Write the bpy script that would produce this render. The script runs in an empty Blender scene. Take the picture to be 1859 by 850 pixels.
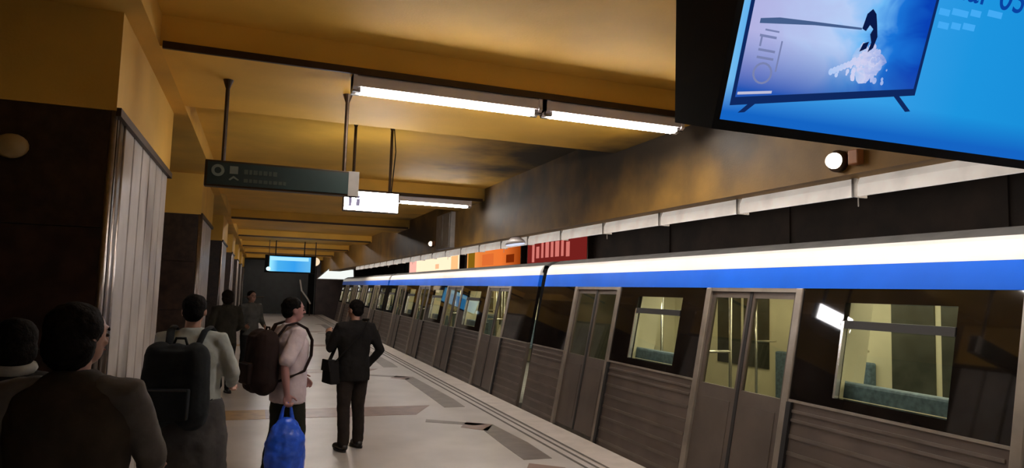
import bpy, bmesh, math, random
import numpy as np
from mathutils import Vector, Matrix

random.seed(7)
S = bpy.context.scene
COL = S.collection

# ------------------------------------------------------------------ camera
IMG_W = 1859.0
FOCAL_PX = 1255.0
YAW, PITCH, ROLL, CAM_Z = (math.radians(20.0), math.radians(4.8), math.radians(1.75), 1.8)
cam_data = bpy.data.cameras.new('camera')
cam_data.sensor_fit = 'HORIZONTAL'
cam_data.sensor_width = 36.0
cam_data.lens = 36.0 * FOCAL_PX / IMG_W
cam_data.clip_start = 0.05
cam_data.clip_end = 200
cam = bpy.data.objects.new('camera', cam_data)
COL.objects.link(cam)
_f = Vector((math.sin(YAW) * math.cos(PITCH), math.cos(YAW) * math.cos(PITCH), math.sin(PITCH)))
_r0 = Vector((math.cos(YAW), -math.sin(YAW), 0))
_u0 = _r0.cross(_f)
_r = _r0 * math.cos(ROLL) + _u0 * math.sin(ROLL)
_u = -_r0 * math.sin(ROLL) + _u0 * math.cos(ROLL)
M = Matrix((( _r.x, _u.x, -_f.x, 0), (_r.y, _u.y, -_f.y, 0), (_r.z, _u.z, -_f.z, CAM_Z), (0, 0, 0, 1)))
cam.matrix_world = M
S.camera = cam

# ------------------------------------------------------------------ world, exposure
world = bpy.data.worlds.new('world')
S.world = world
world.use_nodes = True
world.node_tree.nodes['Background'].inputs[0].default_value = (0.02, 0.018, 0.015, 1)
world.node_tree.nodes['Background'].inputs[1].default_value = 1.0
S.view_settings.view_transform = 'Standard'
S.view_settings.look = 'None'
S.view_settings.gamma = 1.0
S.view_settings.use_curve_mapping = False
S.view_settings.exposure = 0.0

# lamp strengths (each lamp's own light lives in its builder)
TUBE_E = 90.0        # ceiling tubes
STRIP_E = 30.0      # tubes over the track edge
BOX_E = 40.0         # exit light box
CAR_E = 2.0         # lamps inside the cars


# ------------------------------------------------------------------ materials
def srgb(r, g, b):
    def f(c):
        c /= 255.0
        return c / 12.92 if c <= 0.04045 else ((c + 0.055) / 1.055) ** 2.4
    return (f(r), f(g), f(b))


MATS = {}


def mat(name, col, rough=0.6, metal=0.0, var=0.15, scale=6.0, bump=0.0, bscale=40.0, col2=None, spec=0.5, detail=4.0):
    if name in MATS:
        return MATS[name]
    m = bpy.data.materials.new(name)
    m.use_nodes = True
    nt = m.node_tree
    b = nt.nodes['Principled BSDF']
    tc = nt.nodes.new('ShaderNodeTexCoord')
    nz = nt.nodes.new('ShaderNodeTexNoise')
    nz.inputs['Scale'].default_value = scale
    nz.inputs['Detail'].default_value = detail
    nt.links.new(tc.outputs['Object'], nz.inputs['Vector'])
    rp = nt.nodes.new('ShaderNodeValToRGB')
    c2 = col2 if col2 else tuple(c * (1 - var) for c in col)
    c1 = tuple(min(1, c * (1 + var * 0.6)) for c in col) if not col2 else col
    rp.color_ramp.elements[0].position = 0.35
    rp.color_ramp.elements[1].position = 0.65
    rp.color_ramp.elements[0].color = (*c2, 1)
    rp.color_ramp.elements[1].color = (*c1, 1)
    nt.links.new(nz.outputs['Fac'], rp.inputs['Fac'])
    nt.links.new(rp.outputs['Color'], b.inputs['Base Color'])
    b.inputs['Roughness'].default_value = rough
    b.inputs['Metallic'].default_value = metal
    b.inputs['Specular IOR Level'].default_value = spec
    if bump > 0:
        n2 = nt.nodes.new('ShaderNodeTexNoise')
        n2.inputs['Scale'].default_value = bscale
        n2.inputs['Detail'].default_value = 3
        nt.links.new(tc.outputs['Object'], n2.inputs['Vector'])
        bp = nt.nodes.new('ShaderNodeBump')
        bp.inputs['Strength'].default_value = bump
        bp.inputs['Distance'].default_value = 0.01
        nt.links.new(n2.outputs['Fac'], bp.inputs['Height'])
        nt.links.new(bp.outputs['Normal'], b.inputs['Normal'])
    MATS[name] = m
    return m


def emit(name, col, strength):
    if name in MATS:
        return MATS[name]
    m = bpy.data.materials.new(name)
    m.use_nodes = True
    nt = m.node_tree
    nt.nodes.remove(nt.nodes['Principled BSDF'])
    e = nt.nodes.new('ShaderNodeEmission')
    e.inputs['Color'].default_value = (*col, 1)
    e.inputs['Strength'].default_value = strength
    nt.links.new(e.outputs[0], nt.nodes['Material Output'].inputs['Surface'])
    MATS[name] = m
    return m


def screen_mat(name, stops_u, noise=0.0, nscale=3.0, alt=None, strength=1.0):
    """lit display: colours run across the object's own Generated axes"""
    m = bpy.data.materials.new(name)
    m.use_nodes = True
    nt = m.node_tree
    nt.nodes.remove(nt.nodes['Principled BSDF'])
    e = nt.nodes.new('ShaderNodeEmission')
    e.inputs['Strength'].default_value = strength
    tc = nt.nodes.new('ShaderNodeTexCoord')
    sp = nt.nodes.new('ShaderNodeSeparateXYZ')
    nt.links.new(tc.outputs['Generated'], sp.inputs[0])
    rp = nt.nodes.new('ShaderNodeValToRGB')
    els = rp.color_ramp.elements
    while len(els) < len(stops_u):
        els.new(0.5)
    for el, (p, c) in zip(els, stops_u):
        el.position = p
        el.color = (*c, 1)
    fac = sp.outputs['X']
    if noise:
        nz = nt.nodes.new('ShaderNodeTexNoise')
        nz.inputs['Scale'].default_value = nscale
        nz.inputs['Detail'].default_value = 3
        nz.inputs['Distortion'].default_value = 1.0
        nt.links.new(tc.outputs['Generated'], nz.inputs['Vector'])
        ma = nt.nodes.new('ShaderNodeMath')
        ma.operation = 'MULTIPLY_ADD'
        nt.links.new(nz.outputs['Fac'], ma.inputs[0])
        ma.inputs[1].default_value = noise
        nt.links.new(sp.outputs['X'], ma.inputs[2])
        ms = nt.nodes.new('ShaderNodeMath')
        ms.operation = 'SUBTRACT'
        nt.links.new(ma.outputs[0], ms.inputs[0])
        ms.inputs[1].default_value = noise * 0.5
        fac = ms.outputs[0]
    nt.links.new(fac, rp.inputs['Fac'])
    out = rp.outputs['Color']
    if alt:
        mx = nt.nodes.new('ShaderNodeMix')
        mx.data_type = 'RGBA'
        rz = nt.nodes.new('ShaderNodeValToRGB')
        rz.color_ramp.elements[0].position = alt[0]
        rz.color_ramp.elements[1].position = alt[1]
        rz.color_ramp.elements[0].color = (1, 1, 1, 1)
        rz.color_ramp.elements[1].color = (0, 0, 0, 1)
        nt.links.new(sp.outputs['Z'], rz.inputs['Fac'])
        nt.links.new(rz.outputs['Color'], mx.inputs['Factor'])
        nt.links.new(out, mx.inputs['A'])
        mx.inputs['B'].default_value = (*alt[2], 1)
        out = mx.outputs['Result']
    nt.links.new(out, e.inputs['Color'])
    nt.links.new(e.outputs[0], nt.nodes['Material Output'].inputs['Surface'])
    MATS[name] = m
    return m


def glass(name, tint, refl=0.12, rough=0.02):
    m = bpy.data.materials.new(name)
    m.use_nodes = True
    nt = m.node_tree
    nt.nodes.remove(nt.nodes['Principled BSDF'])
    t = nt.nodes.new('ShaderNodeBsdfTransparent')
    t.inputs['Color'].default_value = (*tint, 1)
    g = nt.nodes.new('ShaderNodeBsdfGlossy')
    g.inputs['Roughness'].default_value = rough
    g.inputs['Color'].default_value = (1, 1, 1, 1)
    fr = nt.nodes.new('ShaderNodeFresnel')
    fr.inputs['IOR'].default_value = 1.5
    mx = nt.nodes.new('ShaderNodeMixShader')
    ge = nt.nodes.new('ShaderNodeNewGeometry')
    iv = nt.nodes.new('ShaderNodeMath')          # the inner face of a thin pane passes straight through
    iv.operation = 'SUBTRACT'
    iv.inputs[0].default_value = 1.0
    nt.links.new(ge.outputs['Backfacing'], iv.inputs[1])
    mu = nt.nodes.new('ShaderNodeMath')
    mu.operation = 'MULTIPLY'
    nt.links.new(fr.outputs[0], mu.inputs[0])
    nt.links.new(iv.outputs[0], mu.inputs[1])
    nt.links.new(mu.outputs[0], mx.inputs['Fac'])
    nt.links.new(t.outputs[0], mx.inputs[1])
    nt.links.new(g.outputs[0], mx.inputs[2])
    nt.links.new(mx.outputs[0], nt.nodes['Material Output'].inputs['Surface'])
    MATS[name] = m
    return m


def sooty_paint(name, base, soot, lo, hi, scale):
    """ochre paint with smoke stains"""
    m = mat(name, base, rough=0.7, var=0.12, scale=1.2, bump=0.15, bscale=60)
    nt = m.node_tree
    b = nt.nodes['Principled BSDF']
    src = b.inputs['Base Color'].links[0].from_socket
    tc = nt.nodes.new('ShaderNodeTexCoord')
    nz = nt.nodes.new('ShaderNodeTexNoise')
    nz.inputs['Scale'].default_value = scale
    nz.inputs['Detail'].default_value = 5
    nt.links.new(tc.outputs['Object'], nz.inputs['Vector'])
    rp = nt.nodes.new('ShaderNodeValToRGB')
    rp.color_ramp.elements[0].position = lo
    rp.color_ramp.elements[1].position = hi
    mx = nt.nodes.new('ShaderNodeMix')
    mx.data_type = 'RGBA'
    nt.links.new(nz.outputs['Fac'], rp.inputs['Fac'])
    nt.links.new(rp.outputs['Color'], mx.inputs['Factor'])
    nt.links.new(src, mx.inputs['A'])
    mx.inputs['B'].default_value = (*soot, 1)
    nt.links.new(mx.outputs['Result'], b.inputs['Base Color'])
    return m


def blob_soot(name, base, soot, blobs, breakup=1.6):
    """ochre paint with smoke stains of a given place and size (object space blobs: centre, radii, strength)"""
    m = mat(name, base, rough=0.7, var=0.14, scale=0.9, bump=0.12, bscale=60)
    nt = m.node_tree
    b = nt.nodes['Principled BSDF']
    out = b.inputs['Base Color'].links[0].from_socket
    tc = nt.nodes.new('ShaderNodeTexCoord')
    nz = nt.nodes.new('ShaderNodeTexNoise')
    nz.inputs['Scale'].default_value = breakup
    nz.inputs['Detail'].default_value = 4
    nt.links.new(tc.outputs['Object'], nz.inputs['Vector'])
    for c, r, s in blobs:
        mp = nt.nodes.new('ShaderNodeVectorMath')
        mp.operation = 'SUBTRACT'
        nt.links.new(tc.outputs['Object'], mp.inputs[0])
        mp.inputs[1].default_value = c
        dv = nt.nodes.new('ShaderNodeVectorMath')
        dv.operation = 'DIVIDE'
        nt.links.new(mp.outputs[0], dv.inputs[0])
        dv.inputs[1].default_value = r
        ln = nt.nodes.new('ShaderNodeVectorMath')
        ln.operation = 'LENGTH'
        nt.links.new(dv.outputs[0], ln.inputs[0])
        ad = nt.nodes.new('ShaderNodeMath')
        ad.operation = 'MULTIPLY_ADD'
        nt.links.new(nz.outputs['Fac'], ad.inputs[0])
        ad.inputs[1].default_value = 1.1
        nt.links.new(ln.outputs['Value'], ad.inputs[2])
        rp = nt.nodes.new('ShaderNodeValToRGB')
        rp.color_ramp.interpolation = 'EASE'
        rp.color_ramp.elements[0].position = 0.45
        rp.color_ramp.elements[1].position = 1.0
        rp.color_ramp.elements[0].color = (s, s, s, 1)
        rp.color_ramp.elements[1].color = (0, 0, 0, 1)
        hf = nt.nodes.new('ShaderNodeMath')
        hf.operation = 'MULTIPLY'
        hf.inputs[1].default_value = 0.62
        nt.links.new(ad.outputs[0], hf.inputs[0])
        nt.links.new(hf.outputs[0], rp.inputs['Fac'])
        mx = nt.nodes.new('ShaderNodeMix')
        mx.data_type = 'RGBA'
        nt.links.new(rp.outputs['Color'], mx.inputs['Factor'])
        nt.links.new(out, mx.inputs['A'])
        mx.inputs['B'].default_value = (*soot, 1)
        out = mx.outputs['Result']
    nt.links.new(out, b.inputs['Base Color'])
    return m


OCHRE = (0.75, 0.43, 0.055)
M_CEIL = blob_soot('ochre_ceiling_paint', OCHRE, (0.02, 0.016, 0.01),
                   [((3.9, 8.0, 3.6), (2.0, 3.6, 1.4), 0.98), ((3.9, 19.0, 3.6), (1.2, 3.0, 1.0), 0.8),
                    ((3.9, 14.5, 3.6), (0.8, 1.6, 1.0), 0.7)])
M_BEAM = blob_soot('ochre_beam_paint', OCHRE, (0.02, 0.016, 0.01),
                   [((4.0, 6.6, 3.4), (1.1, 1.6, 0.9), 0.9), ((4.0, 12.5, 3.4), (1.1, 1.4, 0.9), 0.9),
                    ((4.0, 19.0, 3.4), (1.1, 1.4, 0.9), 0.9)])
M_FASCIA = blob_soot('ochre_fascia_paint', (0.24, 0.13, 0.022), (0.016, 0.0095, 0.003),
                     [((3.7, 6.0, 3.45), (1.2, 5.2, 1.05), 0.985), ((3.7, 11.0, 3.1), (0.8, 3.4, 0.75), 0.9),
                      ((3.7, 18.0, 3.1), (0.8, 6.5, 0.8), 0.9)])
M_BLOCK = mat('ochre_pillar_head_paint', (0.66, 0.38, 0.055), rough=0.7, var=0.2, scale=0.8, bump=0.12, bscale=60)
M_GRAN = mat('dark_brown_granite', (0.030, 0.016, 0.010), rough=0.35, var=0.5, scale=14, bump=0.05, detail=8)
M_GRAN2 = mat('brown_granite', (0.034, 0.017, 0.011), rough=0.35, var=0.5, scale=9, bump=0.05, detail=8)
M_JOINT = mat('dark_joint', (0.008, 0.006, 0.005), rough=0.8)
M_MARB = mat('pale_grey_marble', (0.46, 0.42, 0.39), rough=0.4, var=0.18, scale=3.0)
M_TRIM = mat('brushed_metal_trim', (0.24, 0.21, 0.19), rough=0.3, metal=0.9, var=0.15, scale=20)
M_FLOOR = mat('beige_terrazzo', (0.50, 0.47, 0.455), rough=0.30, var=0.12, scale=1.6, detail=8)
M_INLAY = mat('red_brown_stone', (0.215, 0.125, 0.095), rough=0.32, var=0.25, scale=5)
M_INLAYG = mat('grey_brown_stone', (0.15, 0.12, 0.105), rough=0.32, var=0.25, scale=5)
M_INLAYY = mat('ochre_yellow_stone', (0.40, 0.235, 0.07), rough=0.4, var=0.25, scale=5)
M_COPE = mat('pale_coping_stone', (0.60, 0.55, 0.51), rough=0.4, var=0.12, scale=4)
M_GROOVE = mat('dark_groove', (0.10, 0.085, 0.075), rough=0.6, var=0.3, scale=5)
M_BALL = mat('track_ballast', (0.03, 0.026, 0.022), rough=0.9, var=0.5, scale=30, bump=0.8, bscale=60)
M_TUNNEL = mat('tunnel_wall_dark', (0.035, 0.020, 0.013), rough=0.7, var=0.45, scale=2.0, bump=0.2)
M_ENDT = mat('dark_teal_tiles', (0.007, 0.011, 0.012), rough=0.5, var=0.4, scale=3)
M_ENDB = mat('dull_red_brown_wall', (0.050, 0.032, 0.030), rough=0.5, var=0.35, scale=2)
M_BLACK = mat('black_plastic', (0.004, 0.0035, 0.003), rough=0.6, var=0.3, spec=0.1)
M_DARKM = mat('dark_bronze_metal', (0.045, 0.025, 0.012), rough=0.45, metal=0.6, var=0.2)
M_WHITE = mat('white_enamel', (0.66, 0.62, 0.64), rough=0.4, var=0.08, scale=4)
M_STRIPW = mat('off_white_trough', (0.66, 0.60, 0.54), rough=0.45, var=0.22, scale=2.5)
_b = M_STRIPW.node_tree.nodes['Principled BSDF']      # a diffuser lit through by its own tube
M_STRIPW.node_tree.links.new(_b.inputs['Base Color'].links[0].from_socket, _b.inputs['Emission Color'])
_b.inputs['Emission Strength'].default_value = 0.6
M_GREYM = mat('grey_cabinet_paint', (0.20, 0.18, 0.16), rough=0.5, var=0.2)
M_TUBE = emit('fluorescent_tube', (1.0, 0.93, 0.86), TUBE_E)
M_STRIP = emit('track_tube', (1.0, 0.93, 0.85), STRIP_E)
# train
M_CARLOW = mat('brown_grey_steel', (0.125, 0.098, 0.083), rough=0.38, metal=0.35, var=0.2, scale=2.5)
M_CARRIB = mat('steel_rib', (0.17, 0.14, 0.12), rough=0.35, metal=0.5, var=0.2, scale=3)
M_CARDARK = mat('dark_glazing_band', (0.009, 0.007, 0.006), rough=0.035, var=0.4, scale=4, spec=0.6)
M_CARPOST = mat('dull_silver_frame', (0.30, 0.26, 0.22), rough=0.35, metal=0.5, var=0.2, scale=4)
M_DOOR = mat('door_brown_grey', (0.115, 0.092, 0.078), rough=0.4, metal=0.3, var=0.15, scale=3)
M_RUBBER = mat('black_rubber', (0.006, 0.005, 0.005), rough=0.6)
M_CARBLUE = mat('blue_stripe_paint', (0.004, 0.13, 0.80), rough=0.5, var=0.06, scale=2, spec=0.15)
M_CARWHITE = mat('white_roof_edge_paint', (0.86, 0.86, 0.86), rough=0.35, var=0.04, scale=2)
M_ROOF = mat('grey_roof_paint', (0.12, 0.12, 0.12), rough=0.7, var=0.2)
M_CREAM = mat('cream_lining', (0.62, 0.56, 0.38), rough=0.5, var=0.1, scale=2)
M_CARFLOOR = mat('grey_car_floor', (0.16, 0.15, 0.14), rough=0.5, var=0.2, scale=8)
M_SEAT = mat('blue_grey_seat', (0.10, 0.15, 0.19), rough=0.55, var=0.35, scale=25)
M_CHROME = mat('pale_steel_pole', (0.72, 0.70, 0.62), rough=0.2, metal=0.8, var=0.05)
M_GLASS = glass('window_glass', (0.90, 0.93, 0.88))
M_GLASSD = glass('door_glass', (0.74, 0.74, 0.66))
M_NIGHT = mat('olive_far_window', (0.055, 0.055, 0.042), rough=0.25, var=0.35, scale=3)
M_CARLAMP = emit('car_lamp', (1.0, 0.93, 0.70), CAR_E * 5)


# ------------------------------------------------------------------ mesh helpers
class MB:
    def __init__(self):
        self.v, self.f = [], []

    def hexa(self, pts):
        n = len(self.v)
        self.v += [tuple(p) for p in pts]
        self.f += [(n, n+3, n+2, n+1), (n+4, n+5, n+6, n+7), (n, n+1, n+5, n+4), (n+1, n+2, n+6, n+5),
                   (n+2, n+3, n+7, n+6), (n+3, n, n+4, n+7)]
        return self

    def box(self, x0, x1, y0, y1, z0, z1):
        return self.hexa([(x0, y0, z0), (x1, y0, z0), (x1, y1, z0), (x0, y1, z0),
                          (x0, y0, z1), (x1, y0, z1), (x1, y1, z1), (x0, y1, z1)])

    def prism(self, poly, axis, a, b):
        """extrude polygon (2-D) along an axis from a to b"""
        n, k = len(self.v), len(poly)
        for t in (a, b):
            for p in poly:
                if axis == 'x':
                    self.v.append((t, p[0], p[1]))
                elif axis == 'y':
                    self.v.append((p[0], t, p[1]))
                else:
                    self.v.append((p[0], p[1], t))
        self.f.append(tuple(range(n, n + k)))
        self.f.append(tuple(range(n + 2 * k - 1, n + k - 1, -1)))
        for i in range(k):
            j = (i + 1) % k
            self.f.append((n + i, n + k + i, n + k + j, n + j))
        return self

    def tube(self, pts, radii, seg=10, squash=None, cap=True):
        """tapered tube with rounded ends through pts"""
        pts = [Vector(p) for p in pts]
        if not hasattr(radii, '__len__'):
            radii = [radii] * len(pts)
        P, R = [], []
        if cap:
            d = (pts[0] - pts[1]).normalized()
            P += [pts[0] + d * radii[0] * 0.95, pts[0] + d * radii[0] * 0.6]
            R += [radii[0] * 0.25, radii[0] * 0.8]
        P += pts
        R += list(radii)
        if cap:
            d = (pts[-1] - pts[-2]).normalized()
            P += [pts[-1] + d * radii[-1] * 0.6, pts[-1] + d * radii[-1] * 0.95]
            R += [radii[-1] * 0.8, radii[-1] * 0.25]
        base = len(self.v)
        prev = None
        for i, p in enumerate(P):
            a = P[max(0, i - 1)]
            b = P[min(len(P) - 1, i + 1)]
            t = (b - a).normalized()
            if prev is None:
                ref = Vector((0, 0, 1)) if abs(t.z) < 0.9 else Vector((0, 1, 0))
                n1 = t.cross(ref).normalized()
            else:
                n1 = (prev - t * prev.dot(t)).normalized()
            prev = n1
            n2 = t.cross(n1)
            sq = squash if squash else (1, 1)
            for k in range(seg):
                an = 2 * math.pi * k / seg
                q = p + n1 * math.cos(an) * R[i] * sq[0] + n2 * math.sin(an) * R[i] * sq[1]
                self.v.append(tuple(q))
        m = len(P)
        for i in range(m - 1):
            for k in range(seg):
                k2 = (k + 1) % seg
                self.f.append((base + i*seg + k, base + i*seg + k2, base + (i+1)*seg + k2, base + (i+1)*seg + k))
        self.f.append(tuple(base + k for k in range(seg - 1, -1, -1)))
        self.f.append(tuple(base + (m-1)*seg + k for k in range(seg)))
        return self

    def rings(self, rings, seg=20):
        """loft of ellipses: (cx, cy, z, rx, ry)"""
        base = len(self.v)
        for cx, cy, z, rx, ry in rings:
            for k in range(seg):
                a = 2 * math.pi * k / seg
                self.v.append((cx + math.cos(a) * rx, cy + math.sin(a) * ry, z))
        m = len(rings)
        for i in range(m - 1):
            for k in range(seg):
                k2 = (k + 1) % seg
                self.f.append((base + i*seg + k, base + i*seg + k2, base + (i+1)*seg + k2, base + (i+1)*seg + k))
        self.f.append(tuple(base + k for k in range(seg - 1, -1, -1)))
        self.f.append(tuple(base + (m-1)*seg + k for k in range(seg)))
        return self

    def ball(self, c, r, rot=None, seg=14, ring=9):
        c = Vector(c)
        base = len(self.v)
        r = (r, r, r) if not hasattr(r, '__len__') else r
        for i in range(1, ring):
            th = math.pi * i / ring
            for k in range(seg):
                a = 2 * math.pi * k / seg
                q = Vector((math.sin(th) * math.cos(a) * r[0], math.sin(th) * math.sin(a) * r[1], math.cos(th) * r[2]))
                if rot is not None:
                    q = rot @ q
                self.v.append(tuple(c + q))
        top = Vector((0, 0, r[2]))
        bot = Vector((0, 0, -r[2]))
        if rot is not None:
            top, bot = rot @ top, rot @ bot
        self.v += [tuple(c + top), tuple(c + bot)]
        T, B = base + (ring-1)*seg, base + (ring-1)*seg + 1
        for i in range(ring - 2):
            for k in range(seg):
                k2 = (k + 1) % seg
                self.f.append((base + i*seg + k, base + (i+1)*seg + k, base + (i+1)*seg + k2, base + i*seg + k2))
        for k in range(seg):
            k2 = (k + 1) % seg
            self.f.append((T, base + k, base + k2))
            self.f.append((B, base + (ring-2)*seg + k2, base + (ring-2)*seg + k))
        return self

    def mesh(self, name):
        me = bpy.data.meshes.new(name)
        me.from_pydata(self.v, [], self.f)
        me.validate()
        bm = bmesh.new()
        bm.from_mesh(me)
        bmesh.ops.recalc_face_normals(bm, faces=bm.faces)
        bm.to_mesh(me)
        bm.free()
        return me

    def build(self, name, m, parent=None, smooth=False, bevel=0.0):
        me = self.mesh(name)
        me.materials.append(m)
        if smooth:
            me.polygons.foreach_set('use_smooth', [True] * len(me.polygons))
        o = bpy.data.objects.new(name, me)
        COL.objects.link(o)
        if parent:
            o.parent = parent
        if bevel:
            b = o.modifiers.new('bevel', 'BEVEL')
            b.width = bevel
            b.segments = 2
            b.limit_method = 'ANGLE'
        return o

    def blend(self, name, m, parent=None, voxel=0.012, smooth=4, disp=0.0, dscale=0.1):
        """all the shapes grown together into one continuous skin"""
        me = self.mesh(name)
        tmp = bpy.data.objects.new(name, me)
        COL.objects.link(tmp)
        r = tmp.modifiers.new('r', 'REMESH')
        r.mode = 'VOXEL'
        r.voxel_size = voxel
        r.use_smooth_shade = True
        if smooth:
            s = tmp.modifiers.new('s', 'SMOOTH')
            s.factor = 0.5
            s.iterations = smooth
        if disp:
            tx = bpy.data.textures.new(name + '_folds', 'CLOUDS')
            tx.noise_scale = dscale
            d = tmp.modifiers.new('d', 'DISPLACE')
            d.texture = tx
            d.strength = disp
            d.mid_level = 0.5
        dg = bpy.context.evaluated_depsgraph_get()
        me2 = bpy.data.meshes.new_from_object(tmp.evaluated_get(dg))
        bpy.data.objects.remove(tmp)
        bpy.data.meshes.remove(me)
        me2.name = name
        me2.materials.clear()
        me2.materials.append(m)
        me2.polygons.foreach_set('use_smooth', [True] * len(me2.polygons))
        o = bpy.data.objects.new(name, me2)
        COL.objects.link(o)
        if parent:
            o.parent = parent
        return o


def tag(o, label=None, cat=None, group=None, kind=None):
    if label:
        o['label'] = label
    if cat:
        o['category'] = cat
    if group:
        o['group'] = group
    if kind:
        o['kind'] = kind
    return o


def empty(name, loc=(0, 0, 0), rz=0.0, scale=1.0):
    o = bpy.data.objects.new(name, None)
    o.empty_display_size = 0.1
    COL.objects.link(o)
    o.location = loc
    o.rotation_euler = (0, 0, rz)
    o.scale = (scale,) * 3
    return o


def struct(o, label):
    return tag(o, label, 'structure', kind='structure')


ORD = ['first', 'second', 'third', 'fourth', 'fifth', 'sixth', 'seventh', 'eighth', 'ninth', 'tenth', 'eleventh',
       'twelfth', 'thirteenth', 'fourteenth', 'fifteenth', 'sixteenth', 'seventeenth', 'eighteenth', 'nineteenth',
       'twentieth', 'twenty-first', 'twenty-second', 'twenty-third', 'twenty-fourth', 'twenty-fifth', 'twenty-sixth',
       'twenty-seventh', 'twenty-eighth', 'twenty-ninth', 'thirtieth']

# ------------------------------------------------------------------ the station shell
Y0, Y1 = -12.0, 46.0
XL, XE, XW = -3.1, 3.93, 7.4
BAY = 6.5
CEIL_Z, BEAM_Z = 3.62, 3.4
FASC_X = 3.7

floor = struct(MB().box(XL, 3.50, Y0, Y1, -0.25, 0.0).build('floor', M_FLOOR), 'beige terrazzo platform floor with red-brown stone bands')
# inlaid stone bands, each proud of the floor by a hair
for k, yb in enumerate((3.45, 10.0, 15.1, 21.7, 28.2)):
    w = 0.72 if k < 2 else 0.6
    MB().prism([(0.20, yb), (2.25, yb - 0.02), (2.62, yb + w), (0.20, yb + w)], 'z', -0.01, 0.003).build('stone_band', M_INLAY, floor)
    MB().prism([(-0.55, yb), (0.20, yb), (0.20, yb + w), (-0.55, yb + w)], 'z', -0.01, 0.003).build('yellow_stone_band', M_INLAYY, floor)
    MB().prism([(2.25, yb - 0.6), (2.84, yb - 0.96), (3.05, yb - 0.92), (2.30, yb - 0.42)], 'z', -0.01, 0.003).build('stone_wedge', M_INLAYG, floor)
for a, b in ((-4, 2.6), (3.9, 6.7), (7.1, 9.05), (10.5, 14.2), (16.0, 20.6), (22.4, 27.0), (28.8, 34)):
    MB().prism([(2.80, a), (3.13, a), (3.16, a + 0.8), (3.10, b), (2.86, b - 0.3), (2.82, a + 0.8)], 'z', -0.01, 0.003).build('stone_strip', M_INLAYG, floor)
    MB().prism([(2.62, b - 0.1), (2.9, b - 0.4), (3.10, b), (2.80, b + 0.25)], 'z', -0.01, 0.003).build('stone_chevron', M_INLAY, floor)
for s in range(2):
    x = 3.30 + s * 0.12
    MB().box(x, x + 0.035, Y0, Y1, -0.01, 0.0025).build('edge_groove', M_GROOVE, floor)
coping = struct(MB().box(3.50, XE, Y0, Y1, -0.30, 0.012).build('trim_1', M_COPE, bevel=0.012), 'pale stone coping along the platform edge')
MB().box(3.505, 3.535, Y0, Y1, 0.0, 0.0135).build('coping_groove', M_GROOVE, coping)
struct(MB().box(3.75, 3.85, Y0, Y1, -1.3, -0.30).build('wall_platform_edge', M_TUNNEL), 'dark wall under the platform edge')
struct(MB().box(3.75, XW + 0.2, Y0, Y1, -1.5, -1.3).build('floor_track', M_BALL), 'dark track bed under the train')
for x in (4.75, 6.18):
    rl = MB().prism([(x - .07, -1.3), (x + .07, -1.3), (x + .02, -1.26), (x + .035, -1.17), (x - .035, -1.17), (x - .02, -1.26)], 'y', Y0, Y1)
    struct(rl.build('running_rail', M_DARKM), 'steel rail under the train, %s one' % ('nearer' if x < 5 else 'farther'))
wt = struct(MB().box(XW, XW + 0.2, Y0, Y1, -1.5, 4.2).build('wall_right', M_TUNNEL), 'dark tunnel wall behind the train')
for k in range(18):
    y = Y0 + 1 + k * 3.2
    MB().box(XW - 0.03, XW, y, y + 0.18, -1.3, 4.0).build('wall_rib', M_TUNNEL, wt)
struct(MB().box(XL - 0.2, XL, Y0, Y1, -0.2, 4.0).build('wall_left', M_GRAN2), 'dark granite wall behind the pillars')
struct(MB().box(XL - 0.2, XW + 0.2, Y0 - 0.2, Y0, -1.5, 4.2).build('wall_back', M_TUNNEL), 'dark end wall behind the viewpoint')
we = struct(MB().box(XL - 0.2, 3.0, Y1, Y1 + 0.2, -1.5, 4.2).build('wall_far', M_ENDT), 'dark teal tiled wall at the far end')
struct(MB().box(3.45, XW + 0.2, Y1 - 0.6, Y1 + 0.2, -1.5, 4.2).build('wall_far_side', M_ENDB), 'dull red-brown wall at the far end beside the train')
struct(MB().box(3.0, 3.45, Y1 + 0.6, Y1 + 0.8, -1.5, 4.2).build('wall_far_recess', M_BLACK), 'black recess in the far end wall')
ceiling = struct(MB().box(XL - 0.2, 4.3, Y0, Y1, CEIL_Z, CEIL_Z + 0.3).build('ceiling', M_CEIL), 'ochre painted ceiling above the platform')
struct(MB().box(4.3, XW + 0.2, Y0, Y1, 3.9, 4.2).build('ceiling_track', M_TUNNEL), 'dark ceiling above the track')
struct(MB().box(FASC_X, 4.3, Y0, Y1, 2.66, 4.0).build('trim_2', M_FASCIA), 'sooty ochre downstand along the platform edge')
struct(MB().box(XL, -0.72, Y0, Y1, BEAM_Z, CEIL_Z + 0.1).build('trim_3', M_BLOCK), 'ochre lengthwise beam above the pillars')
for k in range(-2, 7):
    y = 5.15 + BAY * k
    place = 'before the viewpoint' if k < 0 else ('%s ochre cross beam from the hanging screen' % ORD[k])
    struct(MB().box(-0.72, FASC_X, y, y + 1.7, BEAM_Z, CEIL_Z + 0.1).build('ceiling_beam', M_BEAM),
           place if k >= 0 else '%s ochre cross beam behind the viewpoint' % ORD[-k - 1])

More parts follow.
